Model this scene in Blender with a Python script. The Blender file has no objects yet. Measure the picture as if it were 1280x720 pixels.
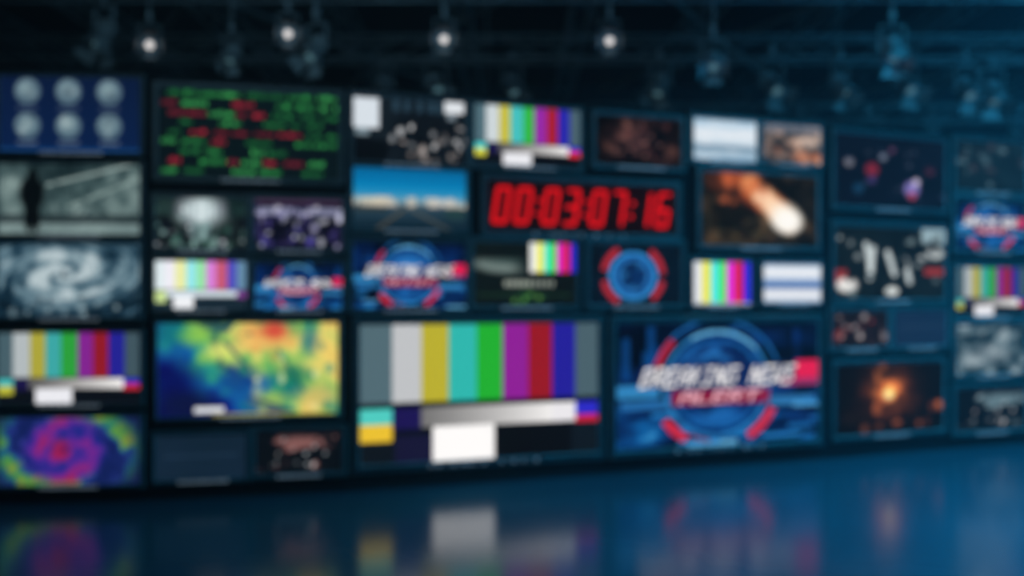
import bpy, math, random
import numpy as np
from mathutils import Vector, Matrix

scene = bpy.context.scene
scene.view_settings.view_transform = 'Standard'
scene.view_settings.look = 'None'

F = 1100.0; CX = 640.0; HY = 374.0; CAMZ = 1.6
RES = 1.7

# ------------------------------------------------------------------ helpers
def mat_principled(name, base, rough=0.5, metal=0.0, emis=None, estr=0.0, noise=0.0, nscale=8.0, spec=0.5):
    m = bpy.data.materials.new(name); m.use_nodes = True
    nt = m.node_tree; b = nt.nodes['Principled BSDF']
    b.inputs['Base Color'].default_value = (*base, 1)
    b.inputs['Roughness'].default_value = rough
    b.inputs['Metallic'].default_value = metal
    b.inputs['Specular IOR Level'].default_value = spec
    if emis:
        b.inputs['Emission Color'].default_value = (*emis, 1)
        b.inputs['Emission Strength'].default_value = estr
    if noise > 0:
        tc = nt.nodes.new('ShaderNodeTexCoord')
        n = nt.nodes.new('ShaderNodeTexNoise'); n.inputs['Scale'].default_value = nscale
        n.inputs['Detail'].default_value = 4
        nt.links.new(tc.outputs['Object'], n.inputs['Vector'])
        r = nt.nodes.new('ShaderNodeValToRGB')
        r.color_ramp.elements[0].position = 0.3; r.color_ramp.elements[1].position = 0.7
        r.color_ramp.elements[0].color = (*[c * (1 - noise) for c in base], 1)
        r.color_ramp.elements[1].color = (*[min(1, c * (1 + noise)) for c in base], 1)
        nt.links.new(n.outputs['Fac'], r.inputs['Fac'])
        nt.links.new(r.outputs['Color'], b.inputs['Base Color'])
    return m

def mesh_obj(name, verts, faces, mats=(), fmat=None, parent=None, smooth=False):
    me = bpy.data.meshes.new(name)
    me.from_pydata([tuple(v) for v in verts], [], faces)
    for m in mats: me.materials.append(m)
    if fmat is not None:
        me.polygons.foreach_set('material_index', fmat)
    if smooth:
        me.polygons.foreach_set('use_smooth', [True] * len(me.polygons))
    me.update()
    o = bpy.data.objects.new(name, me)
    scene.collection.objects.link(o)
    if parent: o.parent = parent
    return o

class MB:
    """mesh builder"""
    def __init__(s): s.v = []; s.f = []; s.m = []
    def box(s, x0, x1, y0, y1, z0, z1, mi=0):
        b = len(s.v)
        s.v += [(x, y, z) for x in (x0, x1) for y in (y0, y1) for z in (z0, z1)]
        for q in ((0,1,3,2),(4,6,7,5),(0,4,5,1),(2,3,7,6),(0,2,6,4),(1,5,7,3)):
            s.f.append(tuple(b + i for i in q)); s.m.append(mi)
    def tube(s, p, q, r0, r1=None, n=8, mi=0, caps=True):
        if r1 is None: r1 = r0
        p = Vector(p); q = Vector(q); d = (q - p).normalized()
        a = d.cross(Vector((0, 0, 1)))
        if a.length < 1e-3: a = d.cross(Vector((1, 0, 0)))
        a.normalize(); c = d.cross(a)
        b = len(s.v)
        for (o, r) in ((p, r0), (q, r1)):
            for i in range(n):
                t = 2 * math.pi * i / n
                s.v.append(tuple(o + a * (r * math.cos(t)) + c * (r * math.sin(t))))
        for i in range(n):
            j = (i + 1) % n
            s.f.append((b + i, b + j, b + n + j, b + n + i)); s.m.append(mi)
        if caps:
            s.f.append(tuple(b + i for i in reversed(range(n)))); s.m.append(mi)
            s.f.append(tuple(b + n + i for i in range(n))); s.m.append(mi)
    def lathe(s, prof, n=20, mi=0, axis='z'):
        b = len(s.v)
        for (r, z) in prof:
            for i in range(n):
                t = 2 * math.pi * i / n
                s.v.append((r * math.cos(t), r * math.sin(t), z))
        for k in range(len(prof) - 1):
            for i in range(n):
                j = (i + 1) % n
                s.f.append((b + k*n + i, b + k*n + j, b + (k+1)*n + j, b + (k+1)*n + i)); s.m.append(mi)
    def obj(s, name, mats, parent=None, smooth=False):
        return mesh_obj(name, s.v, s.f, mats, s.m, parent, smooth)

def s2l(a):
    a = np.clip(a, 0, 1.0)
    return np.where(a <= 0.04045, a / 12.92, ((a + 0.055) / 1.055) ** 2.4)

# ------------------------------------------------------------------ painting (vertex-colour pictures)
FONT = {
'A':"01110 10001 10001 11111 10001 10001 10001",'B':"11110 10001 10001 11110 10001 10001 11110",
'E':"11111 10000 10000 11110 10000 10000 11111",'G':"01111 10000 10000 10011 10001 10001 01110",
'I':"01110 00100 00100 00100 00100 00100 01110",'K':"10001 10010 10100 11000 10100 10010 10001",
'L':"10000 10000 10000 10000 10000 10000 11111",'N':"10001 11001 11101 10101 10111 10011 10001",
'R':"11110 10001 10001 11110 10100 10010 10001",'S':"01111 10000 10000 01110 00001 00001 11110",
'T':"11111 00100 00100 00100 00100 00100 00100",'W':"10001 10001 10001 10101 10101 11011 10001",
' ':"00000 00000 00000 00000 00000 00000 00000"}

def col(*c): return np.array(c, float) / 255.0

class Pic:
    def __init__(s, wpx, hpx, bg=(10, 15, 25)):
        s.W = max(16, int(wpx / RES)); s.H = max(12, int(hpx / RES))
        s.asp = wpx / hpx
        u = (np.arange(s.W) + .5) / s.W; v = (np.arange(s.H) + .5) / s.H
        s.U, s.V = np.meshgrid(u, v)
        s.a = np.ones((s.H, s.W, 3)) * col(*bg)
    def blend(s, m, c):
        m = np.clip(m, 0, 1)[..., None]
        s.a = s.a * (1 - m) + (c if isinstance(c, np.ndarray) else col(*c)) * m
    def add(s, m, c):
        s.a = s.a + np.clip(m, 0, 1)[..., None] * col(*c)
    def rect(s, x0, y0, x1, y1, c, al=1.0):
        s.blend(((s.U >= x0) & (s.U < x1) & (s.V >= y0) & (s.V < y1)) * al, c)
    def ell(s, cx, cy, rx, ry, c, al=1.0, soft=0.25, rot=0):
        dx = (s.U - cx) * s.asp; dy = s.V - cy
        cr, sr = math.cos(rot), math.sin(rot)
        a = (dx * cr + dy * sr) / (rx * s.asp); b = (-dx * sr + dy * cr) / ry
        d = np.sqrt(a * a + b * b)
        s.blend(np.clip((1 + soft - d) / (2 * soft), 0, 1) * al, c)
    def glow(s, cx, cy, r, c, p=1.0):
        d2 = ((s.U - cx) * s.asp) ** 2 + (s.V - cy) ** 2
        s.add(np.exp(-d2 / (r * r)) * p, c)
    def ring(s, cx, cy, r, th, c, a0=0, a1=360, al=1.0):
        dx = (s.U - cx) * s.asp; dy = -(s.V - cy)
        d = np.sqrt(dx * dx + dy * dy)
        an = np.degrees(np.arctan2(dy, dx)) % 360
        m = (np.abs(d - r) < th / 2)
        if a1 - a0 < 360:
            m = m & (((an - a0) % 360) < (a1 - a0))
        s.blend(m * al, c)
    def line(s, x0, y0, x1, y1, w, c, al=1.0):
        X = s.U * s.asp; x0 *= s.asp; x1 *= s.asp
        dx, dy = x1 - x0, y1 - y0; L2 = dx * dx + dy * dy
        t = np.clip(((X - x0) * dx + (s.V - y0) * dy) / L2, 0, 1)
        d = np.hypot(X - x0 - t * dx, s.V - y0 - t * dy)
        s.blend(np.clip((w - d) / (w * .5), 0, 1) * al, c)
    def noise(s, sc, seed, octv=4, U=None, V=None, sx=1.0, sy=1.0):
        U = s.U * s.asp if U is None else U; V = s.V if V is None else V
        rng = np.random.RandomState(seed); out = np.zeros(U.shape); amp = 1; tot = 0
        for o in range(octv):
            g = rng.rand(64, 64)
            x = U * sc * sx * 2 ** o + 7.3; y = V * sc * sy * 2 ** o + 3.1
            xi = np.floor(x).astype(int); yi = np.floor(y).astype(int)
            fx = x - xi; fy = y - yi; fx = fx * fx * (3 - 2 * fx); fy = fy * fy * (3 - 2 * fy)
            a = g[yi % 64, xi % 64]; b = g[yi % 64, (xi + 1) % 64]
            cc = g[(yi + 1) % 64, xi % 64]; d = g[(yi + 1) % 64, (xi + 1) % 64]
            out += amp * ((a * (1 - fx) + b * fx) * (1 - fy) + (cc * (1 - fx) + d * fx) * fy)
            tot += amp; amp *= .55
        return out / tot
    def blobs(s, n, reg, cols, rmin, rmax, seed, al=0.9):
        r = random.Random(seed)
        for i in range(n):
            x = r.uniform(reg[0], reg[2]); y = r.uniform(reg[1], reg[3])
            q = r.uniform(rmin, rmax)
            s.ell(x, y, q / s.asp, q * r.uniform(.6, 1.6), r.choice(cols), al * r.uniform(.5, 1))
    def vgrad(s, stops):
        ys = [t[0] for t in stops]
        for k in range(3):
            s.a[..., k] = np.interp(s.V, ys, [t[1][k] / 255 for t in stops])
    def ramp(s, t, stops):
        ys = [q[0] for q in stops]; o = np.zeros(t.shape + (3,))
        for k in range(3): o[..., k] = np.interp(t, ys, [q[1][k] / 255 for q in stops])
        return o
    def text(s, txt, x0, y0, x1, y1, c, shear=0.2, al=1.0):
        n = len(txt); cw = (x1 - x0) / n; h = y1 - y0
        ry = (s.V - y0) / h
        xx = s.U - (0.5 - ry) * shear * h / s.asp
        ci = np.floor((xx - x0) / cw).astype(int)
        fx = ((xx - x0) / cw - ci) * 6; fy = ry * 7
        m = np.zeros(s.U.shape)
        for i, ch in enumerate(txt):
            g = np.array([[int(q) for q in row] + [0] for row in FONT[ch].split()])
            ok = (ci == i) & (fy >= 0) & (fy < 7)
            gx = np.clip(fx.astype(int), 0, 5); gy = np.clip(fy.astype(int), 0, 6)
            m = np.maximum(m, ok * g[gy, gx])
        s.blend(m * al, c)

SEG = {'0':'abcdef','1':'bc','3':'abgcd','6':'acdefg','7':'abc'}

def p_bars_big(c, w=None, k=1.0):
    S = lambda *q: tuple(min(255, v * k) for v in q)
    c.a[:] = col(6, 10, 16)
    cols = [(82,108,118),(192,196,200),(186,176,48),(48,184,176),(34,176,48),(142,30,152),(152,22,34),(36,30,156),(74,98,108)]
    xs = [0, .125, .242, .355, .47, .58, .685, .79, .895, 1]
    for i in range(9): c.rect(xs[i], 0, xs[i+1], .565, S(*cols[i]))
    c.rect(0, .60, .125, .71, S(80, 205, 195)); c.rect(.125, .60, .242, .76, S(28, 18, 82))
    t = np.clip((c.U - .242) / .55, 0, 1)
    m = ((c.U > .242) & (c.U < .79) & (c.V > .60) & (c.V < .74)).astype(float)
    for q in range(3):
        c.a[..., q] = c.a[..., q] * (1 - m) + m * (0.45 + .5 * t)
    c.rect(.895, .60, 1, .70, S(45, 42, 200)); c.rect(.895, .70, 1, .76, S(205, 30, 60)); c.rect(.79, .6, .895, .74, S(235, 235, 240))
    c.rect(0, .71, .125, .835, S(235, 195, 50)); c.rect(0, .835, .2, 1, (14, 20, 28))
    c.rect(.14, .8, .29, 1, (22, 20, 52)); c.rect(.55, .76, .88, .99, (8, 8, 12)); c.rect(.88, .76, 1, 1, (14, 22, 30))
    c.rect(.29, .745, .545, 1, (255, 255, 255))

def p_bars(c, k=1.0, low=True):
    S = lambda *q: tuple(min(255, v * k) for v in q)
    c.a[:] = col(10, 14, 22)
    cols = [(70,96,106),(178,188,192),(172,166,60),(60,168,168),(44,160,60),(130,36,146),(146,26,40),(36,34,150),(64,86,96)]
    xs = np.linspace(0, 1, 10)
    for i in range(9): c.rect(xs[i], 0, xs[i+1], .62, S(*cols[i]))
    if low:
        c.rect(0, .64, .11, .74, S(70, 190, 190)); c.rect(0, .74, .11, .86, S(190, 190, 60))
        c.rect(.11, .64, .22, .8, (26, 20, 70))
        t = np.clip((c.U - .22) / .65, 0, 1); m = ((c.U > .22) & (c.U < .88) & (c.V > .64) & (c.V < .78)).astype(float)
        for q in range(3): c.a[..., q] = c.a[..., q] * (1 - m) + m * (.35 + .6 * t)
        c.rect(.88, .64, 1, .72, S(50, 50, 190)); c.rect(.88, .72, 1, .8, S(200, 40, 60))
        c.rect(.26, .78, .52, 1, (235, 238, 245))

def p_bars_bright(c, full=False):
    c.a[:] = col(200, 215, 225)
    if full:
        cols = [(230,235,240),(235,235,70),(80,235,235),(70,235,80),(225,50,225),(215,30,45),(50,40,225)]
        for i in range(7): c.rect(i/7, 0, (i+1)/7, 1, cols[i])
        c.rect(0, .93, 1, 1, (160, 165, 175))
    else:
        cols = [(225,240,245),(240,240,250),(235,240,170),(150,235,240),(150,230,170),(215,130,220),(200,90,120),(80,80,190),(100,140,170)]
        for i in range(9): c.rect(i/9, 0, (i+1)/9, .6, cols[i])
        c.rect(0, .6, 1, 1, (24, 40, 52)); c.rect(0, .62, .12, .85, (200, 225, 150))
        c.rect(.12, .62, .9, .74, (215, 230, 240)); c.rect(.2, .74, .42, .96, (240, 245, 250)); c.rect(.9, .62, 1, .76, (120, 60, 140))

def p_break(c, seed=1, k=1.0):
    n = c.noise(3.2, seed, 4, sy=2.2)
    t = np.clip((n - .3) * 1.8, 0, 1)
    c.a[:] = c.ramp(t * (0.30 + .7 * np.clip((c.V * 1.2), 0, 1)), [(0, (2, 6, 22)), (.4, (6, 34, 84)), (.7, (14, 90, 156)), (1, (80, 170, 220))])
    r = random.Random(seed)
    for i in range(22):
        x = r.uniform(0, .95); y = r.uniform(.45, .97); w = r.uniform(.06, .25)
        c.rect(x, y, x + w, y + .035, r.choice([(30, 116, 190), (110, 190, 235), (4, 10, 36), (14, 56, 120), (40, 136, 210)]), .85)
    for i in range(12):
        x = r.uniform(0, .95); c.rect(x, r.uniform(.02, .25), x + .035, r.uniform(.3, .5), r.choice([(8, 50, 116), (4, 10, 30), (14, 80, 150)]), .7)
    cx, cy = .48, .5
    c.ell(cx, cy, .40 / c.asp, .40, (6, 38, 100), .9, .06)
    c.ell(cx, cy - .12, .28 / c.asp, .18, (50, 146, 222), .75, .4)
    c.ell(cx, cy + .26, .2 / c.asp, .08, (40, 136, 215), .6, .4)
    nn = c.noise(5, seed + 3, 3)
    dm = np.hypot((c.U - cx) * c.asp, c.V - cy) < .37
    c.blend(dm * np.clip((nn - .47) * 8, 0, 1) * .8, (4, 20, 66))
    c.ring(cx, cy, .42, .028, (50, 150, 220), al=.75); c.ring(cx, cy, .35, .016, (30, 130, 205), al=.7)
    c.ring(cx, cy, .42, .03, (110, 190, 235), 40, 120, .8)
    c.ring(cx, cy, .52, .018, (30, 110, 185), 20, 160)
    c.ring(cx, cy, .50, .05, (175, 30, 54), 135, 165); c.ring(cx, cy, .50, .065, (205, 38, 60), 214, 240)
    c.ring(cx, cy, .50, .065, (205, 42, 66), 300, 335); c.ring(cx, cy, .46, .02, (120, 20, 46), 242, 262)
    c.rect(0, .50, .20, .60, (60, 160, 225), .8); c.rect(.02, .62, .24, .68, (50, 136, 205), .7)
    c.rect(.74, .62, .98, .70, (60, 146, 205), .7)
    c.rect(.10, .35, .90, .53, (10, 34, 90), .6)
    c.rect(.88, .33, 1, .47, (225, 28, 80)); c.rect(.80, .47, 1, .53, (195, 50, 105), .8)
    c.rect(.26, .55, .74, .66, (155, 14, 50), .85)
    c.text("BREAKING NEWS", .12, .355, .88, .515, (255, 255, 255), .35)
    c.text("ALERT", .30, .555, .70, .655, (250, 190, 205), .35)
    c.a *= k

def p_globes(c):
    c.vgrad([(0, (10, 26, 58)), (1, (10, 32, 72))])
    for j, y in enumerate((.2, .66)):
        for i, x in enumerate((.2, .49, .78)):
            c.ell(x, y, .17 / c.asp, .17, (80, 106, 122), 1, .06)
            c.ell(x - .01, y - .03, .11 / c.asp, .10, (136, 162, 168), .8, .5)
            c.blobs(4, (x - .05, y - .1, x + .05, y + .1), [(70, 90, 104), (170, 188, 190)], .03, .06, i * 3 + j, .6)
            c.rect(x - .07, y + .21, x + .07, y + .24, (100, 120, 140), .8)
    c.rect(0, .96, 1, 1, (20, 70, 130))

def p_hall(c):
    n = c.noise(3, 5, 4)
    c.a[:] = c.ramp(n, [(0.2, (20, 36, 40)), (.5, (62, 84, 86)), (.8, (132, 154, 152))])
    for x in (.1, .3, .55, .75, .95):
        c.line(x, 0, .5 + (x - .5) * .1, .9, .02, (42, 60, 64), .8)
    c.line(.35, .3, .95, 0, .03, (160, 180, 176), .8); c.line(.5, .6, 1, .2, .03, (145, 168, 164), .7)
    c.line(.3, .15, .8, .75, .025, (34, 52, 56), .7)
    c.rect(0, .84, 1, 1, (130, 152, 152), .7); c.rect(0, .72, 1, .84, (26, 36, 40), .7)
    c.ell(.245, .16, .035, .085, (5, 9, 12), 1, .1); c.ell(.24, .42, .085, .24, (5, 9, 12), 1, .15)
    c.ell(.215, .75, .03, .22, (5, 9, 12), 1, .1); c.ell(.265, .75, .03, .22, (7, 11, 14), 1, .1)

def p_cyclone(c):
    cx, cy = .46, .42
    dx = (c.U - cx) * c.asp * .75; dy = (c.V - cy) * 1.7 + dx * .12
    r = np.hypot(dx, dy); th = np.arctan2(dy, dx) + 2.6 * np.log(r + .06)
    n = c.noise(2.4, 8, 4, U=r * 4 + 1, V=np.cos(th) * 1.3 + 3) * .55 + c.noise(6, 3, 4) * .45
    sp = .5 + .5 * np.cos(2 * th)
    t = np.clip((.45 + .5 * sp) * np.exp(-(r * 1.25) ** 2) * 1.1 + (n - .5) * 1.7 + .10, 0, 1)
    c.a[:] = c.ramp(t, [(0, (8, 26, 38)), (.3, (26, 54, 72)), (.6, (92, 122, 136)), (1, (180, 198, 204))])
    c.ell(cx, cy, .02, .04, (40, 62, 76))
    c.blobs(26, (.0, .72, 1, .97), [(140, 164, 172), (12, 30, 42), (12, 30, 42)], .02, .05, 3)

def p_rainbow(c):
    cx, cy = .47, .48
    dx = (c.U - cx) * c.asp * .80; dy = (c.V - cy) * 1.15
    r = np.hypot(dx, dy); th = np.arctan2(dy, dx)
    n = c.noise(5, 21, 4); n2 = c.noise(8, 22, 3)
    ph = th - 2.8 * np.log(r + .08)
    arm = .5 + .5 * np.cos(2 * ph + (n - .5) * 3)
    inner = c.ramp(np.clip(arm * .65 + (n2 - .5) * .9 + .06, 0, 1), [(0, (36, 44, 150)), (.3, (80, 44, 165)), (.6, (124, 44, 160)), (.85, (165, 40, 120)), (1, (185, 30, 70))])
    outer = c.ramp(np.clip(arm * .85 + (n2 - .5) * .9, 0, 1), [(0, (20, 36, 100)), (.3, (40, 60, 150)), (.5, (30, 110, 140)), (.68, (60, 155, 90)), (.85, (110, 165, 70)), (1, (150, 165, 70))])
    m = np.clip((r - .40 - .10 * arm) * 7, 0, 1)[..., None]
    c.a[:] = inner * (1 - m) + outer * m
    f = np.clip((r - .72) * 4, 0, 1)[..., None]
    c.a[:] = c.a * (1 - f) + col(24, 38, 86) * f
    c.ell(cx - .03, cy, .06, .14, (190, 30, 74), .8, .5); c.ell(cx, cy, .02, .05, (60, 24, 110))
    c.a *= .88

def p_code(c):
    c.a[:] = col(8, 18, 24)
    c.blend(c.noise(2, 4, 2) * .4, (8, 30, 32))
    r = random.Random(12)
    G = [(50, 150, 76), (68, 180, 94), (38, 122, 64)]; R = [(180, 40, 62), (140, 32, 54)]
    K = 9
    ends = [1, .98, .98, .9, .95, .98, .62, .98, .9]
    for k in range(K):
        y = .035 + k * .107; x = r.choice([.02, .06, .02, .12, .0])
        if k == 0: x = .05
        while x < ends[k]:
            w = r.uniform(.05, .13)
            red = (k in (1, 2, 4, 5, 7) and r.random() < .5)
            cc = r.choice(R if red else G)
            xx = x
            while xx < min(x + w, .985):
                tall = r.random()
                c.rect(xx, y + (0 if tall < .35 else .014), xx + .0115, y + .056, cc, r.uniform(.7, 1))
                xx += .0175
            x += w + r.uniform(.02, .05)
            if r.random() < .16: x += r.uniform(.06, .14)

def p_city(c, seed, tint, n=60):
    nn = c.noise(4, seed, 4)
    c.a[:] = c.ramp(nn, [(.25, (6, 9, 20)), (.6, tuple(int(t * .3) for t in tint)), (.9, tint)])
    c.blobs(n, (.0, .15, 1, .95), [tint, (225, 232, 240), (8, 12, 24)], .02, .075, seed)

def p_white_bldg(c):
    p_city(c, 31, (84, 124, 124), 36)
    c.ell(.5, .25, .24, .28, (215, 232, 236), .95, .5); c.rect(.40, .46, .60, .85, (130, 168, 168), .5)
    for x in (.34, .42, .58, .66): c.rect(x, .08, x + .018, .5, (90, 118, 126), .7)
    c.rect(0, .0, .22, .35, (34, 58, 56), .6); c.rect(.78, 0, 1, .35, (18, 42, 42), .6)
    c.blobs(16, (0, .6, 1, .98), [(150, 190, 185), (6, 12, 18), (34, 76, 62)], .03, .08, 6)

def p_citynight(c):
    p_city(c, 41, (80, 72, 150), 40)
    c.rect(0, .16, 1, .32, (170, 174, 210), .7)
    c.blobs(22, (0, .12, 1, .42), [(235, 236, 250), (200, 200, 240), (20, 20, 50)], .03, .07, 4)
    c.blobs(16, (0, .45, 1, .95), [(90, 84, 180), (10, 12, 40), (10, 12, 40), (210, 210, 250)], .03, .08, 5)
    c.rect(0, 0, 1, .10, (90, 60, 90), .7)

def p_map(c):
    n = c.noise(2.6, 77, 4); n2 = c.noise(4, 78, 2)
    coast = c.U - (.30 + .34 * c.V + (n - .5) * .5)
    oc = c.ramp(np.clip(n2 * .7 + .50 * (1 - c.V) - .04 + c.U * .25, 0, 1), [(.2, (10, 14, 84)), (.4, (16, 34, 130)), (.6, (20, 96, 160)), (.74, (40, 150, 130)), (.9, (130, 190, 90))])
    ld = c.ramp(np.clip(n * .5 + n2 * .45, 0, 1), [(.2, (14, 100, 120)), (.36, (40, 150, 110)), (.46, (130, 190, 95)), (.56, (220, 215, 115)), (.68, (230, 180, 90)), (.85, (220, 120, 66))])
    m = np.clip(coast * 16, 0, 1)[..., None]
    c.a = oc * (1 - m) + ld * m
    c.blend(np.clip(1 - np.abs(coast) * 24, 0, 1) * .85, (8, 40, 90))
    c.ell(.08, .10, .1, .14, (20, 120, 120), .8, .5); c.ell(.22, .14, .09, .1, (140, 200, 80), .8, .5); c.ell(.36, .30, .10, .08, (235, 235, 120), .8, .5)
    c.ell(.60, .13, .14, .14, (235, 150, 86), .85, .5); c.ell(.64, .08, .06, .08, (210, 64, 56), .85, .5); c.ell(.5, .24, .1, .08, (240, 200, 110), .8, .5)
    c.ell(.05, .62, .16, .22, (8, 12, 80), .85, .5); c.ell(.16, .86, .16, .14, (12, 20, 60), .9, .5)
    c.ell(.84, .20, .05, .14, (20, 100, 130), .7, .5); c.ell(.93, .32, .06, .2, (240, 210, 110), .7, .5)
    c.ell(.74, .56, .10, .10, (24, 110, 90), .7, .5); c.ell(.88, .82, .12, .14, (235, 190, 110), .7, .5)
    c.ell(.62, .84, .1, .1, (190, 205, 90), .7, .5); c.ell(.44, .60, .10, .14, (12, 50, 140), .75, .5); c.ell(.58, .66, .05, .1, (20, 90, 170), .75, .5)
    c.line(.36, .2, .5, .5, .025, (10, 50, 90), .7); c.line(.66, .30, .80, .74, .02, (10, 70, 90), .7); c.line(.5, .8, .74, .96, .025, (12, 50, 100), .7)
    c.blobs(24, (.4, 0, 1, 1), [(250, 240, 180), (24, 120, 130), (230, 150, 80), (36, 130, 100)], .03, .06, 9, .7)
    c.rect(.2, .90, .36, .96, (225, 230, 235)); c.rect(.3, .975, .98, 1, (190, 175, 60), .8)

def p_navy(c, a=(14, 28, 48)):
    c.a[:] = col(*a); c.blend(c.noise(2, 5, 3) * .35, (30, 50, 78))
    c.rect(.1, .44, .9, .47, (50, 76, 104), .5)

def p_worldmap(c, tint, seed=2):
    c.a[:] = col(8, 13, 20)
    n = c.noise(3.2, seed, 4)
    m = np.clip((n - .5) * 9, 0, 1) * np.clip((c.V - .05) * 6, 0, 1) * np.clip((.95 - c.V) * 6, 0, 1)
    c.blend(m * .85, tint)
    c.blobs(16, (.05, .15, .95, .85), [(190, 200, 205), tint, (230, 225, 225)], .02, .045, seed + 1)

def p_newsroom(c):
    c.a[:] = col(7, 12, 19); c.blend(c.noise(4, 6, 4) * .5, (40, 58, 68))
    c.rect(0, .04, .22, .5, (215, 226, 235)); c.rect(.02, .5, .14, .6, (120, 140, 150))
    c.rect(.8, .03, .98, .2, (225, 232, 238)); c.rect(.83, .2, .9, .3, (120, 134, 144))
    for i, x in enumerate((.34, .44, .55, .66, .74)): c.rect(x, .05, x + .05, .22, (46, 74, 92), .8)
    c.blobs(44, (.25, .42, 1, .85), [(235, 238, 240), (5, 8, 14), (190, 180, 175), (7, 10, 16)], .025, .065, 15)
    c.rect(0, .66, .3, 1, (4, 7, 12), .8); c.blobs(8, (.35, .85, .9, .98), [(140, 130, 125)], .03, .05, 19)

def p_sky(c):
    c.vgrad([(0, (4, 98, 152)), (.3, (8, 128, 184)), (.46, (56, 148, 190)), (.56, (140, 160, 168)), (.62, (46, 72, 88)), (1, (9, 30, 44))])
    c.blend((c.V > .46) * (c.V < .62) * (c.noise(6, 44, 3) > .5) * .8, (205, 196, 180))
    c.ell(.16, .53, .14, .05, (215, 205, 180), .9, .5); c.ell(.78, .54, .14, .05, (200, 200, 196), .9, .5)
    c.line(.45, .66, .2, 1, .03, (90, 84, 70), .8); c.line(.5, .66, .85, 1, .02, (100, 100, 90), .8)
    c.ell(.9, .72, .1, .1, (34, 62, 62), .8); c.rect(0, .62, .3, .7, (50, 54, 48), .8)

def p_redblur(c):
    n = c.noise(3, 52, 4)
    c.a[:] = c.ramp(n, [(.3, (10, 12, 20)), (.55, (56, 38, 42)), (.8, (150, 100, 90))])
    c.a *= (0.4 + .6 * np.exp(-(((c.U - .5) / .35) ** 2 + ((c.V - .5) / .45) ** 2)))[..., None]
    c.blobs(26, (.15, .15, .85, .85), [(160, 110, 100), (110, 60, 60), (12, 14, 20)], .02, .06, 3, .6)

def p_timer(c):
    c.a[:] = col(9, 5, 8)
    c.blend(np.exp(-((c.V - .45) / .5) ** 2) * .3, (50, 8, 12))
    red = (245, 18, 28)
    H0, H1 = .17, .82; sl = .15
    def seg(x0, y0, x1, y1):
        f = lambda y: (0.5 - y) * sl / c.asp
        c.line(x0 + f(y0), y0, x1 + f(y1), y1, .052, red)
    x = .045; w = .074; gap = .032; cw = .034
    for ch in "00:03:07:16":
        if ch == ':':
            for yy in (.38, .64): c.ell(x + .001 + (.5 - yy) * sl / c.asp, yy, .0115, .05, red, 1, .1)
            x += cw; continue
        a, b = x + .004, x + w - .012; m = (H0 + H1) / 2; g = .022; gx = .007
        P = dict(a=(a+gx, H0, b-gx, H0), b=(b, H0+g, b, m-g), c=(b, m+g, b, H1-g), d=(a+gx, H1, b-gx, H1), e=(a, m+g, a, H1-g), f=(a, H0+g, a, m-g), g=(a+gx, m, b-gx, m))
        for s_ in SEG[ch]: seg(*P[s_])
        x += w + gap
    c.a = np.clip(c.a, 0, 1)

def p_mixed(c):
    c.a[:] = col(7, 12, 14); c.blend(c.noise(3, 61, 3) * .5, (26, 46, 44))
    c.ell(.22, .38, .24, .1, (120, 138, 134), .9, .4, .12); c.ell(.3, .30, .2, .05, (60, 80, 78), .8, .4)
    cols = [(240,245,240),(240,240,60),(80,235,230),(60,225,70),(220,40,205),(215,30,40),(40,40,205)]
    for i in range(7): c.rect(.54 + i * .065, 0, .54 + (i + 1) * .065, .47, cols[i])
    for i in range(9): c.rect(.3 + i * .055, .6, .335 + i * .055, .69, (150, 160, 150))
    c.glow(.5, .86, .12, (30, 90, 26), .5); c.rect(.05, .8, .95, .84, (36, 74, 46), .5)
    c.blobs(6, (.35, .78, .75, .95), [(110, 180, 80), (40, 100, 50)], .02, .04, 8)

def p_hud(c):
    c.a[:] = col(4, 12, 22)
    c.blend(c.noise(3, 71, 3) * .5, (12, 42, 66))
    cx, cy = .47, .52
    c.ell(cx, cy, .38 / c.asp, .38, (18, 80, 145), 1, .08); c.ell(cx, cy, .2 / c.asp, .2, (10, 46, 96), 1, .2)
    c.blobs(14, (.36, .32, .6, .74), [(50, 140, 205), (10, 38, 80), (6, 20, 50)], .03, .07, 7)
    c.ring(cx, cy, .36, .06, (50, 140, 210)); c.ring(cx, cy, .24, .025, (50, 120, 185))
    for a0, a1 in ((120, 170), (190, 240), (310, 350), (5, 55)): c.ring(cx, cy, .48, .09, (180, 42, 56), a0, a1)

def p_snowsky(c):
    c.vgrad([(0, (160, 196, 220)), (.35, (224, 236, 246)), (.6, (200, 220, 234)), (.66, (96, 130, 156)), (.8, (170, 196, 214)), (1, (120, 160, 190))])
    c.blend((c.noise(3, 81, 3, sy=3) > .55) * .4, (235, 242, 248)); c.rect(0, .0, 1, .06, (90, 130, 160), .6)

def p_mount(c):
    n = c.noise(4, 91, 4)
    c.a[:] = c.ramp(n, [(.3, (40, 44, 50)), (.55, (124, 110, 104)), (.8, (214, 170, 144))])
    c.rect(0, 0, 1, .22, (110, 120, 136), .7); c.ell(.75, .42, .2, .12, (224, 200, 184), .8, .4)
    c.ell(.3, .62, .25, .14, (54, 48, 50), .8, .4); c.ell(.8, .8, .3, .1, (200, 110, 70), .7, .4)
    c.blobs(14, (0, .3, 1, 1), [(50, 48, 54), (214, 190, 170), (180, 110, 80)], .04, .1, 3, .7)

def p_stripes(c):
    c.vgrad([(0, (120, 160, 206)), (.12, (236, 242, 248)), (.35, (220, 230, 242)), (.45, (110, 150, 200)), (.58, (60, 96, 160)), (.66, (214, 224, 236)), (.85, (236, 240, 246)), (1, (130, 160, 196))])

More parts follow.
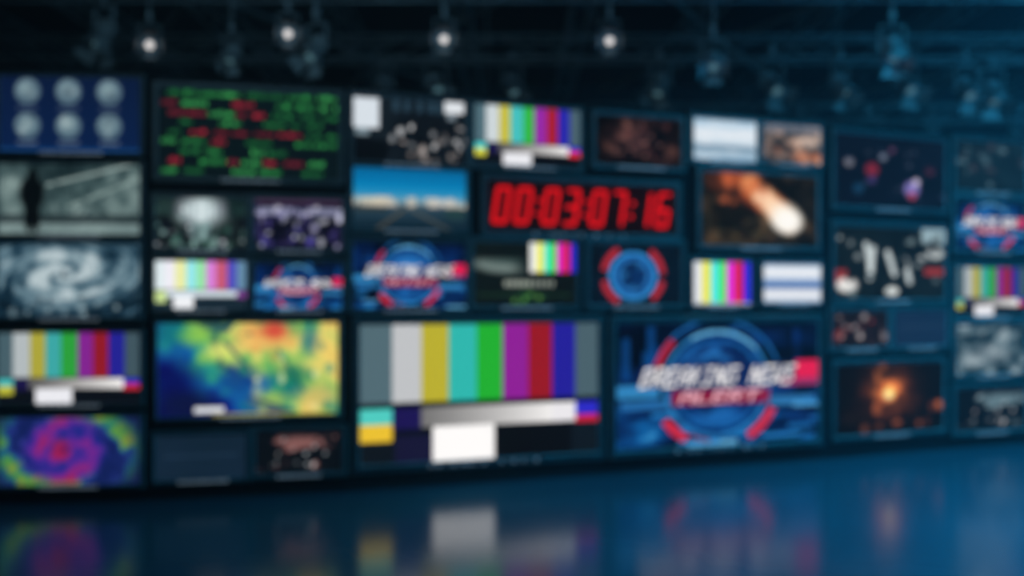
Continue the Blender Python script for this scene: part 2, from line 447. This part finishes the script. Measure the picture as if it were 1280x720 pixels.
def p_fireball(c):
    n = c.noise(4, 101, 4)
    c.a[:] = c.ramp(n, [(.3, (8, 10, 10)), (.6, (34, 30, 24)), (.85, (96, 76, 54))])
    c.line(.15, .10, .62, .42, .22, (96, 46, 30), .7)
    c.line(.25, .06, .66, .50, .19, (180, 84, 46), .75)
    c.line(.42, .14, .72, .60, .18, (235, 150, 95), .85)
    c.line(.52, .32, .74, .66, .17, (255, 220, 185), .9)
    c.ell(.72, .60, .14, .19, (255, 246, 230), 1, .35, .6)
    c.ell(.73, .64, .11, .14, (255, 255, 250), 1, .4)
    c.blobs(24, (.08, .04, .55, .45), [(200, 100, 60), (110, 50, 36), (24, 16, 16)], .03, .07, 11, .6)
    c.blobs(40, (.05, .6, .56, 1), [(84, 66, 42), (10, 14, 12), (46, 50, 36)], .02, .05, 12, .6)

def p_bokeh(c):
    c.a[:] = col(6, 14, 28); c.blend(c.noise(3, 111, 3) * .4, (20, 36, 60))
    for (x, y, r, q) in ((.32, .48, .09, (130, 36, 54)), (.42, .3, .05, (110, 120, 140)), (.68, .72, .11, (130, 120, 190)), (.72, .62, .05, (210, 200, 230)),
        (.68, .82, .05, (190, 56, 80)), (.12, .4, .06, (120, 120, 130)), (.5, .2, .04, (90, 60, 90)), (.85, .45, .06, (70, 34, 54)), (.2, .75, .07, (20, 60, 90)), (.32, .62, .06, (60, 50, 100))):
        c.ell(x, y, r / c.asp, r, q, .95, .25)
    c.blobs(20, (0, .1, 1, .95), [(50, 70, 100), (90, 100, 120), (5, 10, 20)], .02, .04, 13, .6)

def p_studio(c):
    c.a[:] = col(7, 16, 22); c.blend(c.noise(4, 121, 4) * .5, (36, 56, 62))
    for (x0, y0, x1, y1) in ((.27, .25, .31, .6), (.33, .3, .30, .7), (.46, .35, .52, .65), (.62, .45, .66, .75)):
        c.line(x0, y0, x1, y1, .05, (215, 228, 230), .9)
    c.rect(.78, .0, 1, .22, (160, 190, 200), .9); c.ell(.9, .35, .08, .08, (210, 220, 220), .9); c.rect(.8, .55, .98, .66, (180, 56, 56), .8); c.rect(0, .6, .1, .78, (190, 56, 56), .7)
    c.ell(.1, .8, .09, .1, (235, 235, 232)); c.ell(.5, .88, .06, .06, (225, 232, 230))
    c.blobs(46, (.02, .1, .98, .95), [(16, 30, 38), (120, 140, 144), (6, 10, 16), (6, 10, 16), (200, 210, 210)], .02, .055, 14)

def p_crowd(c):
    c.a[:] = col(22, 20, 28)
    c.blobs(40, (.02, .1, .98, .9), [(190, 180, 180), (130, 56, 56), (10, 12, 20), (60, 50, 60), (10, 12, 20)], .04, .09, 16)

def p_fire(c):
    c.a[:] = col(9, 8, 11)
    n = c.noise(5, 17, 3)
    g = np.exp(-(((c.U - .48) * c.asp) ** 2 + (c.V - .42) ** 2) / .10)
    c.add(g * np.clip(n * 1.6 - .25, 0, 1), (200, 90, 40))
    c.glow(.49, .40, .16, (215, 120, 60), 1); c.glow(.47, .46, .06, (160, 140, 110), 1)
    c.blobs(18, (.1, .62, .95, .92), [(180, 96, 56), (12, 9, 11), (90, 46, 32)], .03, .06, 17, .8)
    c.blobs(12, (.3, .05, .7, .6), [(40, 18, 14), (225, 130, 70)], .03, .06, 18, .5)
    c.ell(.15, .75, .1, .1, (24, 16, 14), .9)

def p_dark(c, seed=1):
    c.a[:] = col(10, 28, 40); c.blend(c.noise(4, seed, 4) * .5, (30, 60, 72))
    c.blobs(30, (.02, .1, .98, .9), [(90, 120, 132), (8, 20, 30), (60, 60, 70)], .03, .07, seed)

def p_swirl(c):
    n = c.noise(4, 131, 4)
    c.a[:] = c.ramp(n, [(.3, (14, 36, 48)), (.55, (66, 92, 104)), (.75, (145, 164, 172))])
    c.ell(.45, .6, .3, .2, (160, 172, 178), .5, .5); c.line(0, .2, .6, .05, .06, (120, 144, 154), .6)
    c.blobs(12, (0, 0, 1, 1), [(16, 38, 50), (160, 176, 182)], .05, .1, 5, .6)

# ------------------------------------------------------------------ materials
def make_screen_mat():
    m = bpy.data.materials.new('screen_picture'); m.use_nodes = True
    nt = m.node_tree; nt.nodes.clear()
    out = nt.nodes.new('ShaderNodeOutputMaterial')
    at = nt.nodes.new('ShaderNodeAttribute'); at.attribute_name = 'picture'
    em = nt.nodes.new('ShaderNodeEmission'); em.inputs['Strength'].default_value = 1.04
    nt.links.new(at.outputs['Color'], em.inputs['Color'])
    nt.links.new(em.outputs['Emission'], out.inputs['Surface'])
    return m
M_SCREEN = make_screen_mat()
M_BEZEL = mat_principled('bezel_plastic', (0.013, 0.021, 0.028), 0.45, 0.0, noise=.2, nscale=5)
M_EDGE = mat_principled('bezel_edge_metal', (0.21, 0.27, 0.29), 0.4, 0.3, noise=.2, nscale=5)
M_FRAME = mat_principled('rack_paint', (0.003, 0.004, 0.008), 0.7, 0.0, noise=.3, nscale=3, spec=.2)
M_LABEL = mat_principled('label_light', (0.3, 0.35, 0.4), 0.5, emis=(.55, .68, .8), estr=.20)
M_TRUSS = mat_principled('truss_aluminium', (0.36, 0.43, 0.46), 0.5, 0.3, noise=.2, nscale=4)
M_CAN = mat_principled('fixture_paint', (0.34, 0.40, 0.43), 0.5, 0.1, noise=.2)
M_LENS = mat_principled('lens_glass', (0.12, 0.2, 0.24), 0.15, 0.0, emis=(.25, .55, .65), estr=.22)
M_LENSON = mat_principled('lens_lit', (0.5, 0.5, 0.5), 0.2, 0.0, emis=(1.0, .95, .92), estr=1.0)

# ------------------------------------------------------------------ video wall layout
nodes_px = [(-260, 524), (186, 508), (434, 486), (857, 428), (1027, 404), (1184, 377), (1560, 325)]
WALLH = 3.2
nodes = []
for px, h in nodes_px:
    d = WALLH * F / h
    nodes.append(Vector(((px - CX) / F * d, d, 0)))
Z0, Z1 = 0.10, 3.36

def seg_s(bay, px):
    A, B = nodes[bay], nodes[bay + 1]; t = (px - CX) / F
    dx, dy = B.x - A.x, B.y - A.y
    return (t * A.y - A.x) / (dx - t * dy)

def monitor(bay, x0, y0, x1, y1, painter, name='broadcast_monitor', mg=6, label=True, **kw):
    A, B = nodes[bay], nodes[bay + 1]
    sa, sb = seg_s(bay, x0), seg_s(bay, x1)
    Pa, Pb = A.lerp(B, sa), A.lerp(B, sb)
    xm = (x0 + x1) / 2; C = A.lerp(B, seg_s(bay, xm)); d = C.y
    zt = CAMZ + (HY - y0) * d / F; zb = CAMZ + (HY - y1) * d / F
    W = (Pb - Pa).length; H = zt - zb
    mid = (Pa + Pb) / 2; mid.z = (zt + zb) / 2
    ang = math.atan2(B.y - A.y, B.x - A.x)
    e = bpy.data.objects.new(name, None); scene.collection.objects.link(e)
    e.empty_display_size = .1
    e.location = mid; e.rotation_euler = (0, 0, ang)
    m = mg * d / F
    loops = [(m, 0.0), (m, -.055), (m - .010, -.066), (.012, -.066), (.0, -.052)]
    v = []; f = []; fm = []
    for (o, y) in loops:
        a, b = W / 2 + o, H / 2 + o
        v += [(-a, y, -b), (a, y, -b), (a, y, b), (-a, y, b)]
    for k in range(len(loops) - 1):
        for i in range(4):
            j = (i + 1) % 4
            f.append((k*4 + i, k*4 + j, k*4 + 4 + j, k*4 + 4 + i)); fm.append(1 if k in (1, 3) else 0)
    f.append((0, 3, 2, 1)); fm.append(0)
    n = (len(loops) - 1) * 4
    f.append((n, n + 1, n + 2, n + 3)); fm.append(0)
    mesh_obj('bezel', v, f, [M_BEZEL, M_EDGE], fm, e)
    c = Pic(x1 - x0, y1 - y0); painter(c, **kw)
    a = s2l(c.a)
    xs = -W / 2 + (np.arange(c.W)) / (c.W - 1) * W; zs = H / 2 - (np.arange(c.H)) / (c.H - 1) * H
    X, Z = np.meshgrid(xs, zs)
    vv = np.stack([X, np.full_like(X, -.054), Z], -1).reshape(-1, 3)
    idx = np.arange(c.W * c.H).reshape(c.H, c.W)
    q = np.stack([idx[1:, :-1], idx[1:, 1:], idx[:-1, 1:], idx[:-1, :-1]], -1).reshape(-1, 4)
    me = bpy.data.meshes.new('screen'); me.from_pydata(vv.tolist(), [], q.tolist())
    me.materials.append(M_SCREEN)
    ca = me.color_attributes.new('picture', 'FLOAT_COLOR', 'POINT')
    rgba = np.concatenate([a.reshape(-1, 3), np.ones((c.W * c.H, 1))], 1).astype(np.float32)
    ca.data.foreach_set('color', rgba.ravel())
    me.update()
    so = bpy.data.objects.new('screen', me); scene.collection.objects.link(so); so.parent = e
    if label:
        mb = MB(); r = random.Random(int(x0 * 7 + y0))
        wl = min(.25 * W, .22) * (2.2 if W > 1.5 else 1); x = -wl
        zc = -H / 2 - m * .5; hh = min(m * .22, .008)
        while x < wl:
            w = r.uniform(.012, .04)
            mb.box(x, x + w, -.069, -.0655, zc - hh, zc + hh); x += w + (.014 if W < 1.5 else r.uniform(.02, .14))
        mb.obj('label_strip', [M_LABEL], e)
    return e

L = [
 (0, -178, 98, -8, 186, p_citynight, {}), (0, -178, 207, -8, 292, p_navy, {}), (0, -178, 306, -8, 392, p_break, {'seed': 8}),
 (0, -178, 414, -8, 500, p_worldmap, {'tint': (120, 130, 140)}), (0, -178, 520, -8, 604, p_dark, {'seed': 3}),
 (0, 4, 99, 177, 190, p_globes, {}), (0, 2, 207, 177, 293, p_hall, {}), (0, 2, 305, 177, 396, p_cyclone, {}),
 (0, 2, 416, 177, 503, p_bars, {}), (0, 2, 521, 177, 604, p_rainbow, {}),
 (1, 199, 115, 424, 224, p_code, {}), (1, 196, 249, 308, 312, p_white_bldg, {}), (1, 320, 251, 427, 312, p_citynight, {}),
 (1, 196, 327, 308, 386, p_bars_bright, {}), (1, 320, 329, 427, 386, p_break, {'seed': 5}),
 (1, 199, 404, 422, 518, p_map, {}), (1, 196, 543, 308, 597, p_navy, {'a': (16, 34, 50)}), (1, 320, 537, 427, 590, p_worldmap, {'tint': (150, 100, 96)}),
 (2, 441, 125, 580, 205, p_newsroom, {}), (2, 592, 136, 722, 208, p_bars, {'k': 1.15}), (2, 742, 148, 848, 208, p_redblur, {}),
 (2, 441, 213, 580, 287, p_sky, {}), (2, 441, 303, 580, 385, p_break, {'seed': 3}),
 (2, 590, 304, 717, 382, p_mixed, {}), (2, 734, 306, 848, 381, p_hud, {}),
 (3, 864, 151, 941, 202, p_snowsky, {}), (3, 951, 158, 1021, 205, p_mount, {}), (3, 873, 219, 1017, 308, p_fireball, {}),
 (3, 864, 328, 934, 381, p_bars_bright, {'full': True}), (3, 951, 331, 1021, 378, p_stripes, {}),
 (4, 1040, 172, 1176, 260, p_bokeh, {}), (4, 1040, 285, 1176, 374, p_studio, {}),
 (4, 1036, 389, 1105, 434, p_crowd, {}), (4, 1114, 389, 1178, 432, p_navy, {'a': (18, 44, 74)}), (4, 1041, 454, 1174, 540, p_fire, {}),
]
for (b, x0, y0, x1, y1, p, kw) in L:
    monitor(b, x0, y0, x1, y1, p, **kw)
for (xa, xb, ks) in ((1191, 1277, 0), (1288, 1368, 1), (1380, 1456, 2)):
    g = [(178, 240), (252, 313), (335, 394), (406, 467), (484, 537)]
    ps = [(p_dark, {'seed': 7}), (p_break, {'seed': 11}), (p_bars, {}), (p_swirl, {}), (p_worldmap, {'tint': (110, 140, 150)})]
    for i in range(5):
        y0, y1 = g[i]; f = 1 - .045 * ks
        pp = ps[(i + 2 * ks) % 5]
        monitor(5, xa, HY + (y0 - HY) * f, xb, HY + (y1 - HY) * f, pp[0], **pp[1])
monitor(2, 606, 230, 842, 291, p_timer, name='countdown_timer_display', mg=7)

monitor(2, 449, 405, 744, 572, p_bars_big, name='broadcast_monitor', mg=10)
# the big breaking-news monitor crosses the seam between two bays: own flat chassis
sA, sB = seg_s(2, 768), seg_s(3, 1018)
PA = nodes[2].lerp(nodes[3], sA); PB = nodes[3].lerp(nodes[4], sB)
n_ = (PB - PA).normalized(); off = Vector((n_.y, -n_.x, 0)) * 0.03
save = nodes[:]
nodes.append(PA + off); nodes.append(PB + off)
monitor(len(nodes) - 2, 768, 403, 1018, 555, p_break, mg=9, seed=2)
nodes[:] = save

# structural frame behind the monitors: one slab per bay
for i in range(len(nodes) - 1):
    fb = MB()
    A, B = nodes[i], nodes[i + 1]; e = (B - A).normalized(); nrm = Vector((-e.y, e.x, 0))
    for (t0, t1, z0, z1) in ((.004, .34, Z0, Z1), (.05, .30, 0.0, Z0)):
        b = len(fb.v)
        for P in (A, B):
            for t in (t0, t1):
                for z in (z0, z1):
                    q = P + nrm * t; fb.v.append((q.x, q.y, z))
        for qd in ((0,1,3,2),(4,6,7,5),(0,4,5,1),(2,3,7,6),(0,2,6,4),(1,5,7,3)):
            fb.f.append(tuple(b + k for k in qd)); fb.m.append(0)
    fb.tube((A.x, A.y + .01, Z0), (A.x, A.y + .01, Z1 + .02), .022, n=8)
    fb.obj('monitor_rack', [M_FRAME])

# ------------------------------------------------------------------ room
def room_plane(name, x0, x1, y0, y1, z0, z1, mat):
    mb = MB(); mb.box(x0, x1, y0, y1, z0, z1); return mb.obj(name, [mat])
M_WALL = mat_principled('studio_wall_paint', (0.02, 0.04, 0.06), .8, noise=.3, nscale=.6)
M_CEIL = mat_principled('studio_ceiling_paint', (0.015, 0.033, 0.052), .9, noise=.3, nscale=.6)
M_FLOOR = mat_principled('studio_floor_gloss', (0.02, 0.10, 0.145), .18, noise=.12, nscale=.5, spec=.38)
X0, X1, Y0, Y1, ZC = -8.0, 15.0, -3.0, 19.0, 6.2
room_plane('floor', X0 - .2, X1 + .2, Y0 - .2, Y1 + .2, -.1, 0, M_FLOOR)
room_plane('ceiling', X0 - .2, X1 + .2, Y0 - .2, Y1 + .2, ZC, ZC + .1, M_CEIL)
room_plane('wall_left', X0 - .2, X0, Y0, Y1, 0, ZC, M_WALL)
room_plane('wall_right', X1, X1 + .2, Y0, Y1, 0, ZC, M_WALL)
room_plane('wall_back', X0, X1, Y1, Y1 + .2, 0, ZC, M_WALL)
room_plane('wall_front', X0, X1, Y0 - .2, Y0, 0, ZC, M_WALL)

# ------------------------------------------------------------------ trusses
def truss(mb, p, q, s=.34, r=.026):
    p = Vector(p); q = Vector(q); d = (q - p); Ln = d.length; d.normalize()
    side = d.cross(Vector((0, 0, 1))).normalized(); up = Vector((0, 0, 1))
    cs = [side * s/2 + up * s/2, -side * s/2 + up * s/2, -side * s/2 - up * s/2, side * s/2 - up * s/2]
    for c_ in cs: mb.tube(p + c_, q + c_, r, n=6)
    n = max(2, int(Ln / (s * 2.0)))
    for i in range(n):
        a = p + d * (Ln * i / n); b = p + d * (Ln * (i + 1) / n)
        for k in range(4):
            k2 = (k + 1) % 4
            if i % 2: k, k2 = k2, k
            mb.tube(a + cs[k], b + cs[k2], r * .6, n=5, caps=False)
TZ = 4.55
tb = MB()
for y in (8.2, 10.4, 14.0): truss(tb, (X0, y, TZ), (X1, y, TZ), s=.26, r=.013)
for x in (-6.2, -4.8, -3.4, -2, -.6, .8, 2.2, 3.6, 5.0, 6.4, 7.8, 10.6, 13.4): truss(tb, (x, 5.5, TZ + .34), (x, Y1, TZ + .34), s=.24, r=.018)
for (a, b) in (((-6, 5.6, 5.15), (-1, 15, 5.15)), ((1.5, 15, 5.15), (5.5, 7, 5.15)), ((-3, 15, 5.15), (2, 7, 5.15)), ((6, 15, 5.15), (11, 9, 5.15)), ((-2, 7.2, 5.15), (-6, 14, 5.15)), ((0, 7.2, 5.15), (4, 14, 5.15))):
    tb.tube(a, b, .035, n=6)
for x in (-6.2, -.6, 5.0, 10.6):
    for y in (8.2, 14.0): tb.tube((x + .2, y, TZ), (x + .2, y, ZC), .012, n=5)
tb.obj('ceiling_truss_grid', [M_TRUSS])

# ------------------------------------------------------------------ stage spotlights
def head_mesh():
    mb = MB()
    mb.lathe([(0.0, .17), (.045, .17), (.06, .15), (.075, .10), (.10, .02), (.105, -.10), (.118, -.10), (.118, -.15), (.105, -.15), (.10, -.125)], 20, 0)
    mb.lathe([(.10, -.125), (.052, -.13)], 20, 0)
    mb.lathe([(.052, -.13), (.03, -.136), (0.0, -.138)], 20, 1)
    for k in range(3): mb.lathe([(.085, .05 + k * .03), (.1, .055 + k * .03), (.085, .062 + k * .03)], 16, 0)
    for sx, sy in ((1, 0), (-1, 0), (0, 1), (0, -1)):
        b = len(mb.v)
        t = Vector((-sy, sx, 0)); o = Vector((sx, sy, 0))
        for (rr, ww, zz) in ((.112, .075, -.15), (.165, .11, -.255)):
            for w in (-1, 1):
                mb.v.append(tuple(o * rr + t * (ww * w) + Vector((0, 0, zz))))
        mb.f.append((b, b + 1, b + 3, b + 2)); mb.m.append(0)
    return mb
def yoke(mb):
    for s_ in (-1, 1):
        mb.box(s_ * .135 - .006, s_ * .135 + .006, -.018, .018, -.02, .26)
        mb.tube((s_ * .10, 0, 0), (s_ * .155, 0, 0), .018, n=8)
    mb.box(-.141, .141, -.018, .018, .25, .262)
    mb.tube((0, 0, .26), (0, 0, .36), .014, n=8)
    mb.box(-.03, .03, -.025, .025, .33, .42)

mh = head_mesh()
my = MB(); yoke(my)
def fixture(x, y, z, aim, lit=False, sc=1.0, spot=None):
    e = bpy.data.objects.new('stage_spotlight', None); scene.collection.objects.link(e)
    e.location = (x, y, z); e.scale = (sc,) * 3; e.empty_display_size = .1
    d = Vector(aim) - Vector((x, y, z)); yaw = math.atan2(d.x, d.y) if d.length else 0
    e.rotation_euler = (0, 0, -yaw)
    tilt = math.atan2(math.hypot(d.x, d.y), -d.z)
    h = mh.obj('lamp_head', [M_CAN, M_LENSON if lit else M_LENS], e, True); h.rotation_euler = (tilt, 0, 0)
    my.obj('yoke', [M_CAN], e)
    top = (TZ - .12 - z) / sc
    if top > .42:
        pb = MB(); pb.tube((0, 0, .40), (0, 0, top), .012, n=8); pb.obj('drop_pipe', [M_CAN], e)
    if spot:
        col_, en, ang = spot
        ld = bpy.data.lights.new('lamp', 'SPOT'); ld.energy = en; ld.color = col_; ld.spot_size = math.radians(ang)
        ld.spot_blend = .8; ld.shadow_soft_size = .04
        lo = bpy.data.objects.new('lamp', ld); scene.collection.objects.link(lo); lo.parent = e
        lo.rotation_euler = (tilt, 0, 0)
        v = Matrix.Rotation(tilt, 3, 'X') @ Vector((0, 0, -.17)); lo.location = v
    return e

def at(px, py, d):
    return ((px - CX) / F * d, d, CAMZ + (HY - py) * d / F)
for px, py in ((187, 55), (360, 41), (555, 48), (762, 50)):
    x, y, z = at(px, py, 8.2)
    fixture(x, y, z, (x * .2, 1.5, 1.2), True, .68, ((.7, .75, 1), 4, 50))
row = [(130, 44, 8.2, 1.0), (290, 68, 8.2, .65), (395, 62, 8.2, .9), (545, 78, 10.4, 1.0), (640, 80, 10.4, .95), (480, 60, 10.4, .8),
 (825, 92, 10.4, 1.0), (892, 78, 8.2, .8), (965, 98, 10.4, 1.1), (1050, 104, 10.4, 1.0), (1085, 112, 14.0, 1.3), (1132, 106, 10.4, 1.05),
 (1165, 116, 14.0, 1.3), (1207, 112, 10.4, 1.05), (1240, 116, 10.4, 1.05), (1115, 62, 8.2, .85), (1275, 118, 14.0, 1.3), (720, 100, 14.0, 1.1), (590, 102, 14.0, 1.1), (1000, 110, 14.0, 1.2)]
rr = random.Random(4)
for i, (px, py, d, sc) in enumerate(row):
    x, y, z = at(px, py, d)
    z = min(z, TZ - .12 - .3)
    fixture(x, y, z, (x + rr.uniform(-2, 2), y - rr.uniform(1.5, 5), 0), False, sc)

# ------------------------------------------------------------------ lights
def area(name, loc, tgt, size, en, c, spread=180):
    ld = bpy.data.lights.new(name, 'AREA'); ld.energy = en; ld.color = c; ld.size = size; ld.shape = 'DISK'
    ld.spread = math.radians(spread)
    o = bpy.data.objects.new(name, ld); scene.collection.objects.link(o); o.location = loc
    o.rotation_euler = (Vector(tgt) - Vector(loc)).to_track_quat('-Z', 'Y').to_euler(); return o
area('floor_wash_light', (6.6, 3.6, 5.4), (5.4, 6.0, 0), 2.0, 560, (.01, .40, .75), 110)
area('wall_helper_light', (5, -1, 5.0), (6, 9, 2), 2.5, 60, (.18, .55, .85))  # added unseen lamp, gives the bezels and wall a blue tint
area('truss_helper_light', (8.5, 3.0, 3.4), (9, 11, 5.0), 2.0, 110, (.03, .42, .80), 100)  # added out of view to brighten trusses and fixtures from below
area('truss_fill_light', (-2, 2.5, 3.8), (-1, 9, 4.5), 1.0, 16, (.3, .6, .8), 100)
area('backdrop_light', (12, 13, 1.0), (12, 17, 6), 3.0, 140, (.02, .38, .78))

# theatrical haze in the air of the studio
w = bpy.data.worlds.new('World'); scene.world = w; w.use_nodes = True
w.node_tree.nodes['Background'].inputs['Color'].default_value = (.002, .006, .014, 1)
vo = w.node_tree.nodes.new('ShaderNodeVolumeScatter'); vo.inputs['Density'].default_value = .011
vo.inputs['Color'].default_value = (.45, .8, 1, 1); vo.inputs['Anisotropy'].default_value = .3
w.node_tree.links.new(vo.outputs[0], w.node_tree.nodes['World Output'].inputs['Volume'])

# ------------------------------------------------------------------ camera
cd = bpy.data.cameras.new('camera'); co = bpy.data.objects.new('camera', cd); scene.collection.objects.link(co)
co.location = (0, 0, CAMZ); co.rotation_euler = (math.pi / 2, 0, 0)
cd.sensor_width = 36; cd.lens = 36 * F / 1280; cd.shift_y = (HY - 360) / 1280
cd.dof.use_dof = True; cd.dof.focus_distance = 1.0; cd.dof.aperture_fstop = 2.2
cd.clip_end = 200
scene.camera = co
